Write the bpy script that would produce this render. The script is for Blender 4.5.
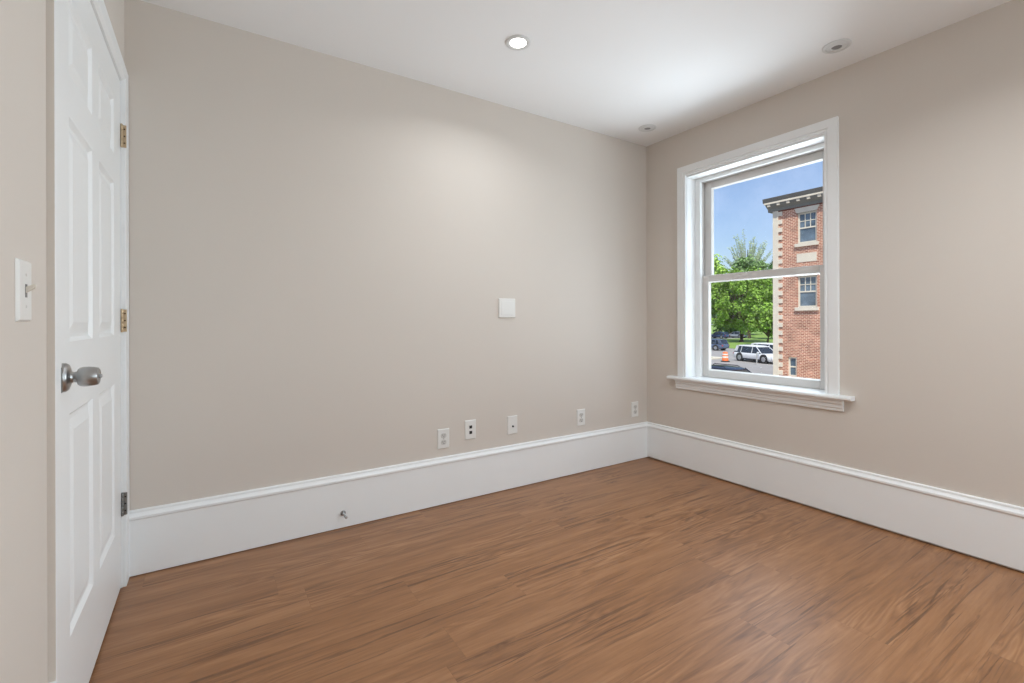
import bpy, math, random
from mathutils import Vector, Matrix

R = math.radians
scene = bpy.context.scene
for o in list(bpy.data.objects):
    bpy.data.objects.remove(o)
COL = scene.collection

# ------------------------------------------------------------------ camera
EYE = 1.0706                      # eye height above this room's floor (metres)
cam_data = bpy.data.cameras.new('camera')
cam_data.sensor_width = 36.0
cam_data.lens = 470.0 / 1024 * 36.0
cam_data.shift_y = -20.6 / 1024
cam_data.clip_start = 0.02
cam_data.clip_end = 1000
cam = bpy.data.objects.new('camera', cam_data)
COL.objects.link(cam)
cam.location = (0, 0, EYE)
cam.rotation_euler = (R(90), 0.0026, R(-32.77))
scene.camera = cam

# ------------------------------------------------------------------ look
scene.view_settings.view_transform = 'Standard'
scene.view_settings.look = 'None'
scene.view_settings.gamma = 1.0
scene.view_settings.use_curve_mapping = False
scene.view_settings.exposure = 0.06
scene.cycles.use_denoising = True
scene.cycles.max_bounces = 10
scene.cycles.diffuse_bounces = 6
scene.cycles.glossy_bounces = 4
scene.cycles.transparent_max_bounces = 12
scene.cycles.sample_clamp_indirect = 2.5
scene.cycles.sample_clamp_direct = 8.0
scene.cycles.caustics_reflective = False
scene.cycles.caustics_refractive = False

# ------------------------------------------------------------------ sky and sun
world = bpy.data.worlds.new('world')
scene.world = world
world.use_nodes = True
wn = world.node_tree
wn.nodes.clear()
w_out = wn.nodes.new('ShaderNodeOutputWorld')
w_bg = wn.nodes.new('ShaderNodeBackground')
w_sky = wn.nodes.new('ShaderNodeTexSky')
w_sky.sky_type = 'NISHITA'
w_sky.sun_disc = False
w_sky.sun_elevation = R(52)
w_sky.sun_rotation = R(200)
w_sky.air_density = 1.2
w_sky.dust_density = 1.2
w_sky.ozone_density = 2.0
w_co = wn.nodes.new('ShaderNodeTexCoord')
w_noise = wn.nodes.new('ShaderNodeTexNoise')
w_noise.inputs['Scale'].default_value = 5.5
w_noise.inputs['Detail'].default_value = 6
w_noise.inputs['Roughness'].default_value = 0.6
w_ramp = wn.nodes.new('ShaderNodeValToRGB')
w_ramp.color_ramp.elements[0].position = 0.42
w_ramp.color_ramp.elements[0].color = (0, 0, 0, 1)
w_ramp.color_ramp.elements[1].position = 0.75
w_ramp.color_ramp.elements[1].color = (0.35, 0.35, 0.35, 1)
w_mix = wn.nodes.new('ShaderNodeMixRGB')
w_mix.inputs['Color2'].default_value = (6.2, 6.9, 7.6, 1)
wn.links.new(w_co.outputs['Generated'], w_noise.inputs['Vector'])
wn.links.new(w_noise.outputs['Fac'], w_ramp.inputs['Fac'])
wn.links.new(w_ramp.outputs['Color'], w_mix.inputs['Fac'])
wn.links.new(w_sky.outputs['Color'], w_mix.inputs['Color1'])
w_tint = wn.nodes.new('ShaderNodeMixRGB')
w_tint.blend_type = 'MULTIPLY'
w_tint.inputs['Fac'].default_value = 1.0
w_tint.inputs['Color2'].default_value = (1.0, 1.0, 1.16, 1)
wn.links.new(w_mix.outputs['Color'], w_tint.inputs['Color1'])
wn.links.new(w_tint.outputs['Color'], w_bg.inputs['Color'])
w_bg.inputs['Strength'].default_value = 0.144
wn.links.new(w_bg.outputs['Background'], w_out.inputs['Surface'])


def light(name, kind, loc, aim=None, energy=10.0, color=(1, 1, 1), **kw):
    d = bpy.data.lights.new(name, kind)
    d.energy = energy
    d.color = color
    for k, v in kw.items():
        setattr(d, k, v)
    o = bpy.data.objects.new(name, d)
    COL.objects.link(o)
    o.location = loc
    if aim is not None:
        o.rotation_euler = Vector(aim).to_track_quat('-Z', 'Y').to_euler()
    return o


light('sun', 'SUN', (-20, -20, 40), aim=(0.42, 0.40, -0.90), energy=4.8, color=(1.0, 0.95, 0.87), angle=R(0.6))
# area lamps: daylight (sky, sunlit street) at the seen window, then two added fills
light('skylight_window_seen', 'AREA', (3.45, 1.71, 1.20), aim=(-1, 0.14, 0.0), energy=17, color=(0.77, 0.895, 1.0),
      shape='RECTANGLE', size=0.9, size_y=1.3)
light('street_glow_window_seen', 'AREA', (5.1, 1.71, 0.25), aim=(-1, 0.02, 0.25), energy=165, color=(0.81, 0.90, 1.0),
      shape='RECTANGLE', size=2.6, size_y=2.0)
light('unseen_fill_side', 'AREA', (3.45, -0.95, 1.35), aim=(-1, 0.25, 0.30), energy=56, color=(0.75, 0.895, 1.0),
      shape='RECTANGLE', size=0.9, size_y=1.3)  # added fill lamp, shining in through the added side window

light('unseen_fill_rear', 'AREA', (1.9, -2.85, 1.30), aim=(0.0, 1, 0.22), energy=50, color=(0.735, 0.895, 1.0),
      shape='RECTANGLE', size=0.9, size_y=1.3)  # added fill lamp behind the camera, at the added rear window

# ------------------------------------------------------------------ materials


def srgb(r, g, b):
    f = lambda c: c / 12.92 if c <= 0.04045 else ((c + 0.055) / 1.055) ** 2.4
    return (f(r / 255), f(g / 255), f(b / 255), 1)


def mat(name, col, rough=0.5, metal=0.0, spec=0.5, bump=0.0, bscale=200.0, var=0.0, vscale=3.0, emit=None):
    m = bpy.data.materials.new(name)
    m.use_nodes = True
    nt = m.node_tree
    b = nt.nodes['Principled BSDF']
    b.inputs['Base Color'].default_value = col
    b.inputs['Roughness'].default_value = rough
    b.inputs['Metallic'].default_value = metal
    b.inputs['Specular IOR Level'].default_value = spec
    tc = nt.nodes.new('ShaderNodeTexCoord')
    if var > 0:
        n = nt.nodes.new('ShaderNodeTexNoise')
        n.inputs['Scale'].default_value = vscale
        n.inputs['Detail'].default_value = 5
        nt.links.new(tc.outputs['Object'], n.inputs['Vector'])
        mr = nt.nodes.new('ShaderNodeMapRange')
        mr.inputs['From Min'].default_value = 0.3
        mr.inputs['From Max'].default_value = 0.7
        mr.inputs['To Min'].default_value = 1 - var
        mr.inputs['To Max'].default_value = 1 + var
        nt.links.new(n.outputs['Fac'], mr.inputs['Value'])
        hs = nt.nodes.new('ShaderNodeHueSaturation')
        hs.inputs['Color'].default_value = col
        nt.links.new(mr.outputs['Result'], hs.inputs['Value'])
        nt.links.new(hs.outputs['Color'], b.inputs['Base Color'])
    if bump > 0:
        n2 = nt.nodes.new('ShaderNodeTexNoise')
        n2.inputs['Scale'].default_value = bscale
        n2.inputs['Detail'].default_value = 3
        nt.links.new(tc.outputs['Object'], n2.inputs['Vector'])
        bp = nt.nodes.new('ShaderNodeBump')
        bp.inputs['Strength'].default_value = bump
        bp.inputs['Distance'].default_value = 0.002
        nt.links.new(n2.outputs['Fac'], bp.inputs['Height'])
        nt.links.new(bp.outputs['Normal'], b.inputs['Normal'])
    if emit:
        b.inputs['Emission Color'].default_value = emit[0]
        b.inputs['Emission Strength'].default_value = emit[1]
    return m


M = {}
M['wall'] = mat('wall_paint', srgb(212, 203, 194), 0.75, spec=0.25, bump=0.10, bscale=160, var=0.012, vscale=1.5)
M['ceiling'] = mat('ceiling_paint', srgb(240, 240, 240), 0.85, spec=0.2, bump=0.12, bscale=120)
M['trim'] = mat('trim_paint', srgb(239, 240, 240), 0.38, spec=0.4, bump=0.03, bscale=60, var=0.008, vscale=5)
M['vinyl'] = mat('window_vinyl', srgb(212, 209, 206), 0.45)
M['plate'] = mat('white_plastic', srgb(229, 227, 223), 0.35)
M['socket'] = mat('socket_plastic', srgb(206, 203, 198), 0.4)
M['slot'] = mat('dark_slot', srgb(40, 38, 36), 0.6)
M['port'] = mat('black_port', srgb(18, 18, 20), 0.4)
M['grey_slot'] = mat('grey_slot', srgb(120, 116, 112), 0.5)
M['toggle'] = mat('toggle_plastic', srgb(214, 205, 192), 0.35)
M['chrome'] = mat('satin_nickel', srgb(176, 176, 176), 0.3, metal=1.0)
M['steel_dark'] = mat('dark_steel', srgb(140, 140, 138), 0.4, metal=1.0)
M['brass'] = mat('aged_brass', srgb(200, 178, 148), 0.42, metal=0.85)
M['brass_dark'] = mat('screw_brass', srgb(92, 72, 48), 0.5, metal=0.6)
M['lamp_on'] = mat('lit_lens', (1, 1, 1, 1), 0.4, emit=((1.0, 0.97, 0.93, 1), 9.0))
M['lamp_on'].cycles.emission_sampling = 'NONE'
M['lamp_trim'] = mat('lamp_trim', srgb(216, 216, 215), 0.5)
M['lamp_off'] = mat('unlit_lens', srgb(120, 120, 120), 0.35)
M['rubber'] = mat('rubber', srgb(30, 30, 30), 0.7)


def glass_mat(name, fac=0.02, tint=(0.97, 0.985, 0.98, 1)):
    m = bpy.data.materials.new(name)
    m.use_nodes = True
    nt = m.node_tree
    nt.nodes.clear()
    out = nt.nodes.new('ShaderNodeOutputMaterial')
    mx = nt.nodes.new('ShaderNodeMixShader')
    tr = nt.nodes.new('ShaderNodeBsdfTransparent')
    tr.inputs['Color'].default_value = tint
    gl = nt.nodes.new('ShaderNodeBsdfGlossy')
    gl.inputs['Roughness'].default_value = 0.02
    mx.inputs['Fac'].default_value = fac
    nt.links.new(tr.outputs[0], mx.inputs[1])
    nt.links.new(gl.outputs[0], mx.inputs[2])
    nt.links.new(mx.outputs[0], out.inputs['Surface'])
    return m


M['glass'] = glass_mat('window_glass')


def floor_mat():
    m = bpy.data.materials.new('vinyl_plank_floor')
    m.use_nodes = True
    nt = m.node_tree
    L = nt.links.new
    N = nt.nodes.new
    b = nt.nodes['Principled BSDF']

    def math_(op, a, bb=None, c=None):
        n = N('ShaderNodeMath')
        n.operation = op
        for i, v in enumerate((a, bb, c)):
            if v is None:
                continue
            if isinstance(v, (int, float)):
                n.inputs[i].default_value = v
            else:
                L(v, n.inputs[i])
        return n.outputs[0]
    tc = N('ShaderNodeTexCoord')
    sp = N('ShaderNodeSeparateXYZ')
    L(tc.outputs['Object'], sp.inputs[0])
    X, Y = sp.outputs[0], sp.outputs[1]
    PW, PL = 0.178, 1.22
    yr = math_('DIVIDE', math_('ADD', Y, 10.055), PW)
    row = math_('FLOOR', yr)
    fy = math_('FRACT', yr)
    wr = N('ShaderNodeTexWhiteNoise')
    wr.noise_dimensions = '1D'
    L(row, wr.inputs['W'])
    xs = math_('DIVIDE', math_('ADD', math_('ADD', X, 20.0), math_('MULTIPLY', wr.outputs['Value'], PL)), PL)
    col = math_('FLOOR', xs)
    fx = math_('FRACT', xs)
    cid = N('ShaderNodeCombineXYZ')
    L(row, cid.inputs[0])
    L(col, cid.inputs[1])
    wid = N('ShaderNodeTexWhiteNoise')
    wid.noise_dimensions = '3D'
    L(cid.outputs[0], wid.inputs['Vector'])
    pid = wid.outputs['Value']
    # grain coordinates: shifted per plank
    off = math_('MULTIPLY', pid, 37.0)
    gx = math_('ADD', X, off)
    gy = math_('ADD', Y, math_('MULTIPLY', pid, 11.0))

    def comb(a, bb, c=0.0):
        n = N('ShaderNodeCombineXYZ')
        for i, v in enumerate((a, bb, c)):
            if isinstance(v, (int, float)):
                n.inputs[i].default_value = v
            else:
                L(v, n.inputs[i])
        return n.outputs[0]

    def noise(vec, scale, detail=4, rough=0.55, dist=0.0):
        n = N('ShaderNodeTexNoise')
        n.inputs['Scale'].default_value = scale
        n.inputs['Detail'].default_value = detail
        n.inputs['Roughness'].default_value = rough
        n.inputs['Distortion'].default_value = dist
        L(vec, n.inputs['Vector'])
        return n.outputs['Fac']

    def rng(v, a, bb, c, d):
        n = N('ShaderNodeMapRange')
        n.inputs['From Min'].default_value = a
        n.inputs['From Max'].default_value = bb
        n.inputs['To Min'].default_value = c
        n.inputs['To Max'].default_value = d
        n.clamp = True
        L(v, n.inputs['Value'])
        return n.outputs[0]
    # broad figure: contour bands of a stretched noise (cathedral grain)
    broad = noise(comb(math_('MULTIPLY', gx, 0.9), math_('MULTIPLY', gy, 7.0)), 1.0, 3, 0.5, 0.3)
    bands = math_('PINGPONG', math_('MULTIPLY', broad, 16.0), 0.5)
    bands = rng(bands, 0.0, 0.5, 0.0, 1.0)
    figure_on = rng(noise(comb(math_('MULTIPLY', gx, 1.1), math_('MULTIPLY', gy, 3.0), 7.0), 1.0, 2), 0.46, 0.60, 0.0, 1.0)
    fine = noise(comb(math_('MULTIPLY', gx, 6.0), math_('MULTIPLY', gy, 110.0)), 1.0, 5, 0.7)
    mid = noise(comb(math_('MULTIPLY', gx, 2.6), math_('MULTIPLY', gy, 44.0), 9.0), 1.0, 4, 0.6, 0.4)
    soft = noise(comb(math_('MULTIPLY', gx, 1.6), math_('MULTIPLY', gy, 17.0), 3.0), 1.0, 4, 0.6, 0.5)
    # dark cracks along the grain
    crack = noise(comb(math_('MULTIPLY', gx, 1.7), math_('MULTIPLY', gy, 50.0), 15.0), 1.0, 5, 0.62, 1.0)
    crack_on = rng(noise(comb(math_('MULTIPLY', gx, 0.9), math_('MULTIPLY', gy, 6.0), 21.0), 1.0, 2), 0.42, 0.58, 0.0, 1.0)
    crack = math_('MULTIPLY', rng(crack, 0.55, 0.61, 0.0, 1.0), crack_on)
    # knots
    vo = N('ShaderNodeTexVoronoi')
    vo.voronoi_dimensions = '2D'
    vo.inputs['Scale'].default_value = 1.0
    L(comb(math_('MULTIPLY', gx, 0.85), math_('MULTIPLY', gy, 2.3)), vo.inputs['Vector'])
    kn_noise = noise(comb(math_('MULTIPLY', gx, 30.0), math_('MULTIPLY', gy, 60.0)), 1.0, 3)
    kd = math_('ADD', vo.outputs['Distance'], math_('MULTIPLY', kn_noise, 0.17))
    knot = rng(kd, 0.075, 0.15, 1.0, 0.0)

    tone = math_('ADD', rng(soft, 0.3, 0.7, -0.15, 0.15), math_('ADD', rng(fine, 0.3, 0.7, -0.075, 0.075), rng(mid, 0.3, 0.7, -0.075, 0.075)))
    tone = math_('ADD', tone, rng(pid, 0, 1, -0.045, 0.045))
    fig = math_('MULTIPLY', math_('SUBTRACT', bands, 0.5), math_('MULTIPLY', figure_on, -0.27))
    tone = math_('ADD', tone, fig)
    tone = math_('ADD', tone, 0.5)
    cr = N('ShaderNodeValToRGB')
    e = cr.color_ramp.elements
    e[0].position = 0.12
    e[0].color = srgb(102, 66, 40)
    e[1].position = 0.88
    e[1].color = srgb(180, 133, 94)
    k = e.new(0.5)
    k.color = srgb(148, 103, 67)
    L(tone, cr.inputs['Fac'])
    mx1 = N('ShaderNodeMixRGB')
    mx1.inputs['Color2'].default_value = srgb(74, 46, 28)
    L(cr.outputs['Color'], mx1.inputs['Color1'])
    dark = math_('MAXIMUM', math_('MULTIPLY', crack, 0.62), math_('MULTIPLY', knot, 0.60))
    L(dark, mx1.inputs['Fac'])
    # seams
    sy = math_('MINIMUM', fy, math_('SUBTRACT', 1.0, fy))
    sx = math_('MINIMUM', fx, math_('SUBTRACT', 1.0, fx))
    seam = math_('MAXIMUM', rng(sy, 0.0, 0.009, 1.0, 0.0), rng(sx, 0.0, 0.0013, 1.0, 0.0))
    mx2 = N('ShaderNodeMixRGB')
    mx2.inputs['Color2'].default_value = srgb(88, 56, 38)
    L(mx1.outputs['Color'], mx2.inputs['Color1'])
    L(math_('MULTIPLY', seam, 0.22), mx2.inputs['Fac'])
    L(mx2.outputs['Color'], b.inputs['Base Color'])
    b.inputs['Roughness'].default_value = 0.42
    b.inputs['Specular IOR Level'].default_value = 0.6
    L(rng(fine, 0.2, 0.8, 0.34, 0.46), b.inputs['Roughness'])
    bp = N('ShaderNodeBump')
    bp.inputs['Strength'].default_value = 0.15
    bp.inputs['Distance'].default_value = 0.001
    L(math_('SUBTRACT', fine, math_('MULTIPLY', seam, 1.0)), bp.inputs['Height'])
    L(bp.outputs['Normal'], b.inputs['Normal'])
    return m


M['floor'] = floor_mat()


def brick_mat():
    m = bpy.data.materials.new('red_brick')
    m.use_nodes = True
    nt = m.node_tree
    b = nt.nodes['Principled BSDF']
    tc = nt.nodes.new('ShaderNodeTexCoord')
    sp = nt.nodes.new('ShaderNodeSeparateXYZ')
    ad = nt.nodes.new('ShaderNodeMath')
    cb = nt.nodes.new('ShaderNodeCombineXYZ')
    br = nt.nodes.new('ShaderNodeTexBrick')
    nt.links.new(tc.outputs['Object'], sp.inputs[0])
    nt.links.new(sp.outputs[0], ad.inputs[0])
    nt.links.new(sp.outputs[1], ad.inputs[1])
    nt.links.new(ad.outputs[0], cb.inputs[0])
    nt.links.new(sp.outputs[2], cb.inputs[1])
    nt.links.new(cb.outputs[0], br.inputs['Vector'])
    br.inputs['Scale'].default_value = 1.0
    br.inputs['Brick Width'].default_value = 0.215
    br.inputs['Row Height'].default_value = 0.085
    br.inputs['Mortar Size'].default_value = 0.012
    br.inputs['Color1'].default_value = srgb(186, 124, 100)
    br.inputs['Color2'].default_value = srgb(150, 92, 74)
    br.inputs['Mortar'].default_value = srgb(226, 196, 172)
    nz = nt.nodes.new('ShaderNodeTexNoise')
    nz.inputs['Scale'].default_value = 2.2
    nz.inputs['Detail'].default_value = 8
    nt.links.new(tc.outputs['Object'], nz.inputs['Vector'])
    mr = nt.nodes.new('ShaderNodeMapRange')
    mr.inputs['From Min'].default_value = 0.3
    mr.inputs['From Max'].default_value = 0.7
    mr.inputs['To Min'].default_value = 0.8
    mr.inputs['To Max'].default_value = 1.2
    nt.links.new(nz.outputs['Fac'], mr.inputs['Value'])
    hs = nt.nodes.new('ShaderNodeHueSaturation')
    nt.links.new(mr.outputs['Result'], hs.inputs['Value'])
    nt.links.new(br.outputs['Color'], hs.inputs['Color'])
    nt.links.new(hs.outputs['Color'], b.inputs['Base Color'])
    b.inputs['Roughness'].default_value = 0.9
    return m


M['brick'] = brick_mat()
M['stone'] = mat('limestone', srgb(222, 212, 194), 0.85, var=0.06, vscale=2)
M['cornice_grey'] = mat('grey_painted_metal', srgb(120, 122, 118), 0.7, var=0.05)
M['cornice_dark'] = mat('dark_fascia', srgb(92, 90, 86), 0.7, var=0.05)
M['brick_shadow'] = mat('cornice_shadow_brick', srgb(120, 66, 52), 0.9, var=0.15, vscale=8)  # brick colour darkened to the tone of the cornice shadow
M['out_frame'] = mat('cream_window_paint', srgb(226, 218, 200), 0.6)
M['out_glass'] = mat('building_glass', srgb(96, 112, 126), 0.08, spec=0.8, var=0.45, vscale=1.7)
M['blind'] = mat('window_blind', srgb(186, 190, 196), 0.6)
M['asphalt'] = mat('asphalt', srgb(150, 147, 144), 0.9, var=0.08, vscale=0.6)
M['concrete'] = mat('concrete', srgb(206, 198, 180), 0.9, var=0.06, vscale=1.0)
M['grass'] = mat('mown_grass', srgb(122, 150, 66), 0.95, var=0.25, vscale=0.7)
M['bark'] = mat('bark', srgb(86, 74, 62), 0.95, var=0.2, vscale=6)
M['leaf_mid'] = mat('maple_leaves', srgb(126, 162, 58), 0.6, var=0.45, vscale=0.9)
M['leaf_light'] = mat('light_leaves', srgb(166, 200, 90), 0.6, var=0.30, vscale=0.8)
M['leaf_dark'] = mat('dark_leaves', srgb(78, 118, 58), 0.6, var=0.35, vscale=0.8)
M['leaf_olive'] = mat('olive_leaves', srgb(132, 164, 100), 0.6, var=0.30, vscale=0.8)
M['leaf_pale'] = mat('pale_feathery_leaves', srgb(178, 194, 160), 0.7, var=0.25, vscale=0.8)
M['twig'] = mat('grey_twigs', srgb(160, 162, 146), 0.9, var=0.1)
M['car_white'] = mat('white_car_paint', srgb(226, 228, 230), 0.25, spec=0.6)
M['car_navy'] = mat('navy_car_paint', srgb(24, 34, 50), 0.2, spec=0.7)
M['car_slate'] = mat('slate_blue_car_paint', srgb(84, 98, 124), 0.25, spec=0.6)
M['car_blue'] = mat('blue_car_paint', srgb(54, 76, 112), 0.25, spec=0.6)
M['car_silver'] = mat('silver_car_paint', srgb(150, 158, 166), 0.25, spec=0.6)
M['car_glass'] = mat('tinted_car_glass', srgb(34, 42, 50), 0.06, spec=0.8)
M['tyre'] = mat('tyre_rubber', srgb(34, 34, 36), 0.8)
M['rim'] = mat('alloy_rim', srgb(176, 178, 182), 0.35, metal=0.7)
M['black_trim'] = mat('black_car_trim', srgb(28, 28, 30), 0.5)
M['tail'] = mat('red_tail_lamp', srgb(170, 40, 40), 0.3)
M['head'] = mat('head_lamp', srgb(214, 220, 226), 0.15)
M['orange'] = mat('safety_orange', srgb(240, 120, 66), 0.6)
M['reflect'] = mat('reflective_white', srgb(244, 236, 226), 0.5)
M['post_grey'] = mat('grey_post', srgb(168, 168, 166), 0.6)

# ------------------------------------------------------------------ mesh helpers


class MB:
    """collects boxes, prisms, lathes and tubes; build() links them as ONE mesh object"""

    def __init__(self):
        self.v, self.f, self.sm = [], [], []

    def add(self, vs, fs, smooth=False, mtx=None):
        n = len(self.v)
        for p in vs:
            p = Vector(p)
            if mtx is not None:
                p = mtx @ p
            self.v.append(tuple(p))
        for f in fs:
            self.f.append([i + n for i in f])
            self.sm.append(smooth)
        return self

    def box(self, x0, x1, y0, y1, z0, z1, mtx=None):
        vs = [(x, y, z) for x in (x0, x1) for y in (y0, y1) for z in (z0, z1)]
        fs = [(0, 1, 3, 2), (4, 6, 7, 5), (0, 4, 5, 1), (2, 3, 7, 6), (0, 2, 6, 4), (1, 5, 7, 3)]
        return self.add(vs, fs, mtx=mtx)

    def prism(self, poly, a, b, axis, smooth=False):
        """poly: 2-D points; axis 'x': (y,z) extruded along x ; 'y': (x,z) along y ; 'z': (x,y) along z"""
        n = len(poly)

        def P(p, t):
            return {'x': (t, p[0], p[1]), 'y': (p[0], t, p[1]), 'z': (p[0], p[1], t)}[axis]
        vs = [P(p, a) for p in poly] + [P(p, b) for p in poly]
        fs = [list(range(n))[::-1], list(range(n, 2 * n))]
        for i in range(n):
            j = (i + 1) % n
            fs.append([i, j, n + j, n + i])
        return self.add(vs, fs, smooth)

    def frustum_rect(self, r0, r1, a, b, axis):
        """rectangle r0=(u0,u1,v0,v1) at depth a to rectangle r1 at depth b"""
        def P(u, v, t):
            return {'x': (t, u, v), 'y': (u, t, v), 'z': (u, v, t)}[axis]
        vs = []
        for (r, t) in ((r0, a), (r1, b)):
            vs += [P(r[0], r[2], t), P(r[1], r[2], t), P(r[1], r[3], t), P(r[0], r[3], t)]
        fs = [(0, 1, 2, 3), (7, 6, 5, 4)] + [(i, (i + 1) % 4, 4 + (i + 1) % 4, 4 + i) for i in range(4)]
        return self.add(vs, fs)

    def lathe(self, prof, seg=32, mtx=None, smooth=True):
        """prof: (radius, z) pairs about local Z"""
        vs, fs = [], []
        for (r, z) in prof:
            for k in range(seg):
                a = 2 * math.pi * k / seg
                vs.append((r * math.cos(a), r * math.sin(a), z))
        for i in range(len(prof) - 1):
            for k in range(seg):
                k2 = (k + 1) % seg
                fs.append((i * seg + k, i * seg + k2, (i + 1) * seg + k2, (i + 1) * seg + k))
        fs.append(list(range(seg))[::-1])
        fs.append([(len(prof) - 1) * seg + k for k in range(seg)])
        return self.add(vs, fs, smooth, mtx)

    def tube(self, pts, radii, seg=10):
        vs, fs = [], []
        pts = [Vector(p) for p in pts]
        for i, p in enumerate(pts):
            d = (pts[min(i + 1, len(pts) - 1)] - pts[max(i - 1, 0)]).normalized()
            q = d.to_track_quat('Z', 'Y')
            for k in range(seg):
                a = 2 * math.pi * k / seg
                vs.append(p + q @ Vector((radii[i] * math.cos(a), radii[i] * math.sin(a), 0)))
        for i in range(len(pts) - 1):
            for k in range(seg):
                k2 = (k + 1) % seg
                fs.append((i * seg + k, i * seg + k2, (i + 1) * seg + k2, (i + 1) * seg + k))
        fs.append(list(range(seg))[::-1])
        fs.append([(len(pts) - 1) * seg + k for k in range(seg)])
        return self.add(vs, fs, True)

    def loft(self, sections, smooth=True):
        n = len(sections[0])
        vs, fs = [], []
        for s in sections:
            vs += list(s)
        for i in range(len(sections) - 1):
            for k in range(n):
                k2 = (k + 1) % n
                fs.append((i * n + k, i * n + k2, (i + 1) * n + k2, (i + 1) * n + k))
        fs.append(list(range(n))[::-1])
        fs.append([(len(sections) - 1) * n + k for k in range(n)])
        return self.add(vs, fs, smooth)

    def build(self, name, material, parent=None, bevel=0.0, segs=2, fix=True):
        me = bpy.data.meshes.new(name)
        me.from_pydata(self.v, [], self.f)
        me.polygons.foreach_set('use_smooth', self.sm)
        if fix:
            import bmesh
            bm = bmesh.new()
            bm.from_mesh(me)
            bmesh.ops.recalc_face_normals(bm, faces=bm.faces)
            bm.to_mesh(me)
            bm.free()
        me.materials.append(material)
        me.update()
        o = bpy.data.objects.new(name, me)
        COL.objects.link(o)
        if parent is not None:
            o.parent = parent
        if bevel > 0:
            md = o.modifiers.new('bevel', 'BEVEL')
            md.width = bevel
            md.segments = segs
            md.limit_method = 'ANGLE'
            md.angle_limit = R(35)
        if any(self.sm):
            me.set_sharp_from_angle(angle=R(40))
        return o


def empty(name, loc=(0, 0, 0), rz=0.0):
    o = bpy.data.objects.new(name, None)
    COL.objects.link(o)
    o.location = loc
    o.rotation_euler = (0, 0, rz)
    o.empty_display_size = 0.1
    return o


def tag(o, label=None, cat=None, group=None, kind=None):
    if label:
        o['label'] = label
    if cat:
        o['category'] = cat
    if group:
        o['group'] = group
    if kind:
        o['kind'] = kind
    return o


def struct(o, label, cat):
    return tag(o, label, cat, kind='structure')


# ------------------------------------------------------------------ room dimensions (metres)
XL, XR = -0.298, 2.896           # left wall (door), right wall (window)
YB, YR = 2.538, -2.30            # back wall, wall behind the camera
H = 2.44

# ------------------------------------------------------------------ room shell
b = MB().box(XL - 0.2, XR + 0.3, YR - 0.3, YB + 0.2, -0.15, 0.0)
struct(b.build('floor', M['floor']), 'warm brown wood-look plank floor running across the whole room', 'floor')
b = MB().box(XL - 0.2, XR + 0.3, YR - 0.3, YB + 0.2, H, H + 0.25)
struct(b.build('ceiling', M['ceiling']), 'smooth white ceiling with small recessed lights in it', 'ceiling')
b = MB().box(XL - 0.2, XR + 0.3, YB, YB + 0.2, 0, H)
struct(b.build('wall_back', M['wall']), 'long beige wall carrying the row of outlets', 'wall')
b = MB()
RW0, RW1 = 1.9 - 0.469, 1.9 + 0.469  # opening cut for the added rear window
b.box(XL - 0.2, RW0, YR - 0.3, YR, 0, H)
b.box(RW1, XR + 0.3, YR - 0.3, YR, 0, H)
b.box(RW0, RW1, YR - 0.3, YR, 0, 0.62)
b.box(RW0, RW1, YR - 0.3, YR, 2.118, H)
struct(b.build('wall_rear', M['wall']), 'beige wall opposite the outlets', 'wall')

# left wall with the door opening
DY0, DY1, DZ1 = 1.460, 2.445, 2.043
b = MB()
b.box(XL - 0.15, XL, YR, DY0, 0, H)
b.box(XL - 0.15, XL, DY1, YB, 0, H)
b.box(XL - 0.15, XL, DY0, DY1, DZ1, H)
b.box(XL - 0.20, XL - 0.10, DY0 - 0.01, DY1 + 0.01, 0, DZ1 + 0.01)
struct(b.build('wall_left', M['wall']), 'beige wall with the white panel door and light switch', 'wall')

# right wall with the seen window opening and one for the added window
WIN = [(1.243, 2.182), (-1.422, -0.483)]
WZ0, WZ1 = 0.62, 2.118
b = MB()
b.box(XR, XR + 0.30, YR, YB, 0, WZ0)
b.box(XR, XR + 0.30, YR, YB, WZ1, H)
ys = [YR, WIN[1][0], WIN[1][1], WIN[0][0], WIN[0][1], YB]
for i in (0, 2, 4):
    b.box(XR, XR + 0.30, ys[i], ys[i + 1], WZ0, WZ1)
struct(b.build('wall_right', M['wall']), 'beige wall with the white-framed window', 'wall')

# ------------------------------------------------------------------ baseboards (tall, with a moulded cap)
BP = [(0.0, 0.0), (0.018, 0.0), (0.018, 0.232), (0.0235, 0.238), (0.0235, 0.247), (0.017, 0.253), (0.0125, 0.260), (0.0125, 0.268), (0.009, 0.272), (0.0, 0.272)]
G = 0.004
b = MB().prism([(YB - d, z + G) for d, z in BP], XL + 0.0, XR, 'x')
struct(b.build('baseboard_back', M['trim']), 'tall white baseboard along the wall with the outlets', 'baseboard')
b = MB().prism([(XR - d, z + (0.012 if z < 0.1 else G)) for d, z in BP], YR, YB - 0.016, 'y')
struct(b.build('baseboard_right', M['trim']), 'tall white baseboard below the window', 'baseboard')
b = MB().prism([(XL + d, z + G) for d, z in BP], YR, 1.408, 'y')
struct(b.build('baseboard_left', M['trim']), 'tall white baseboard under the light switch', 'baseboard')
b = MB().prism([(YR + d, z + G) for d, z in BP], XL, XR, 'x')
struct(b.build('baseboard_rear', M['trim']), 'tall white baseboard along the wall opposite the outlets', 'baseboard')

# ------------------------------------------------------------------ door
CF = XL + 0.014                   # face of the door casing
FX = XL - 0.002                   # face of the door leaf
door = empty('door_1', (XL, 1.97, 0))
struct(door, 'white six-panel door in a white casing, closed', 'door')


def under(o, parent):
    """parent o, keeping its world-space coordinates (parents here are unrotated)"""
    o.parent = parent
    o.matrix_parent_inverse = parent.matrix_basis.inverted()
    return o


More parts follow.
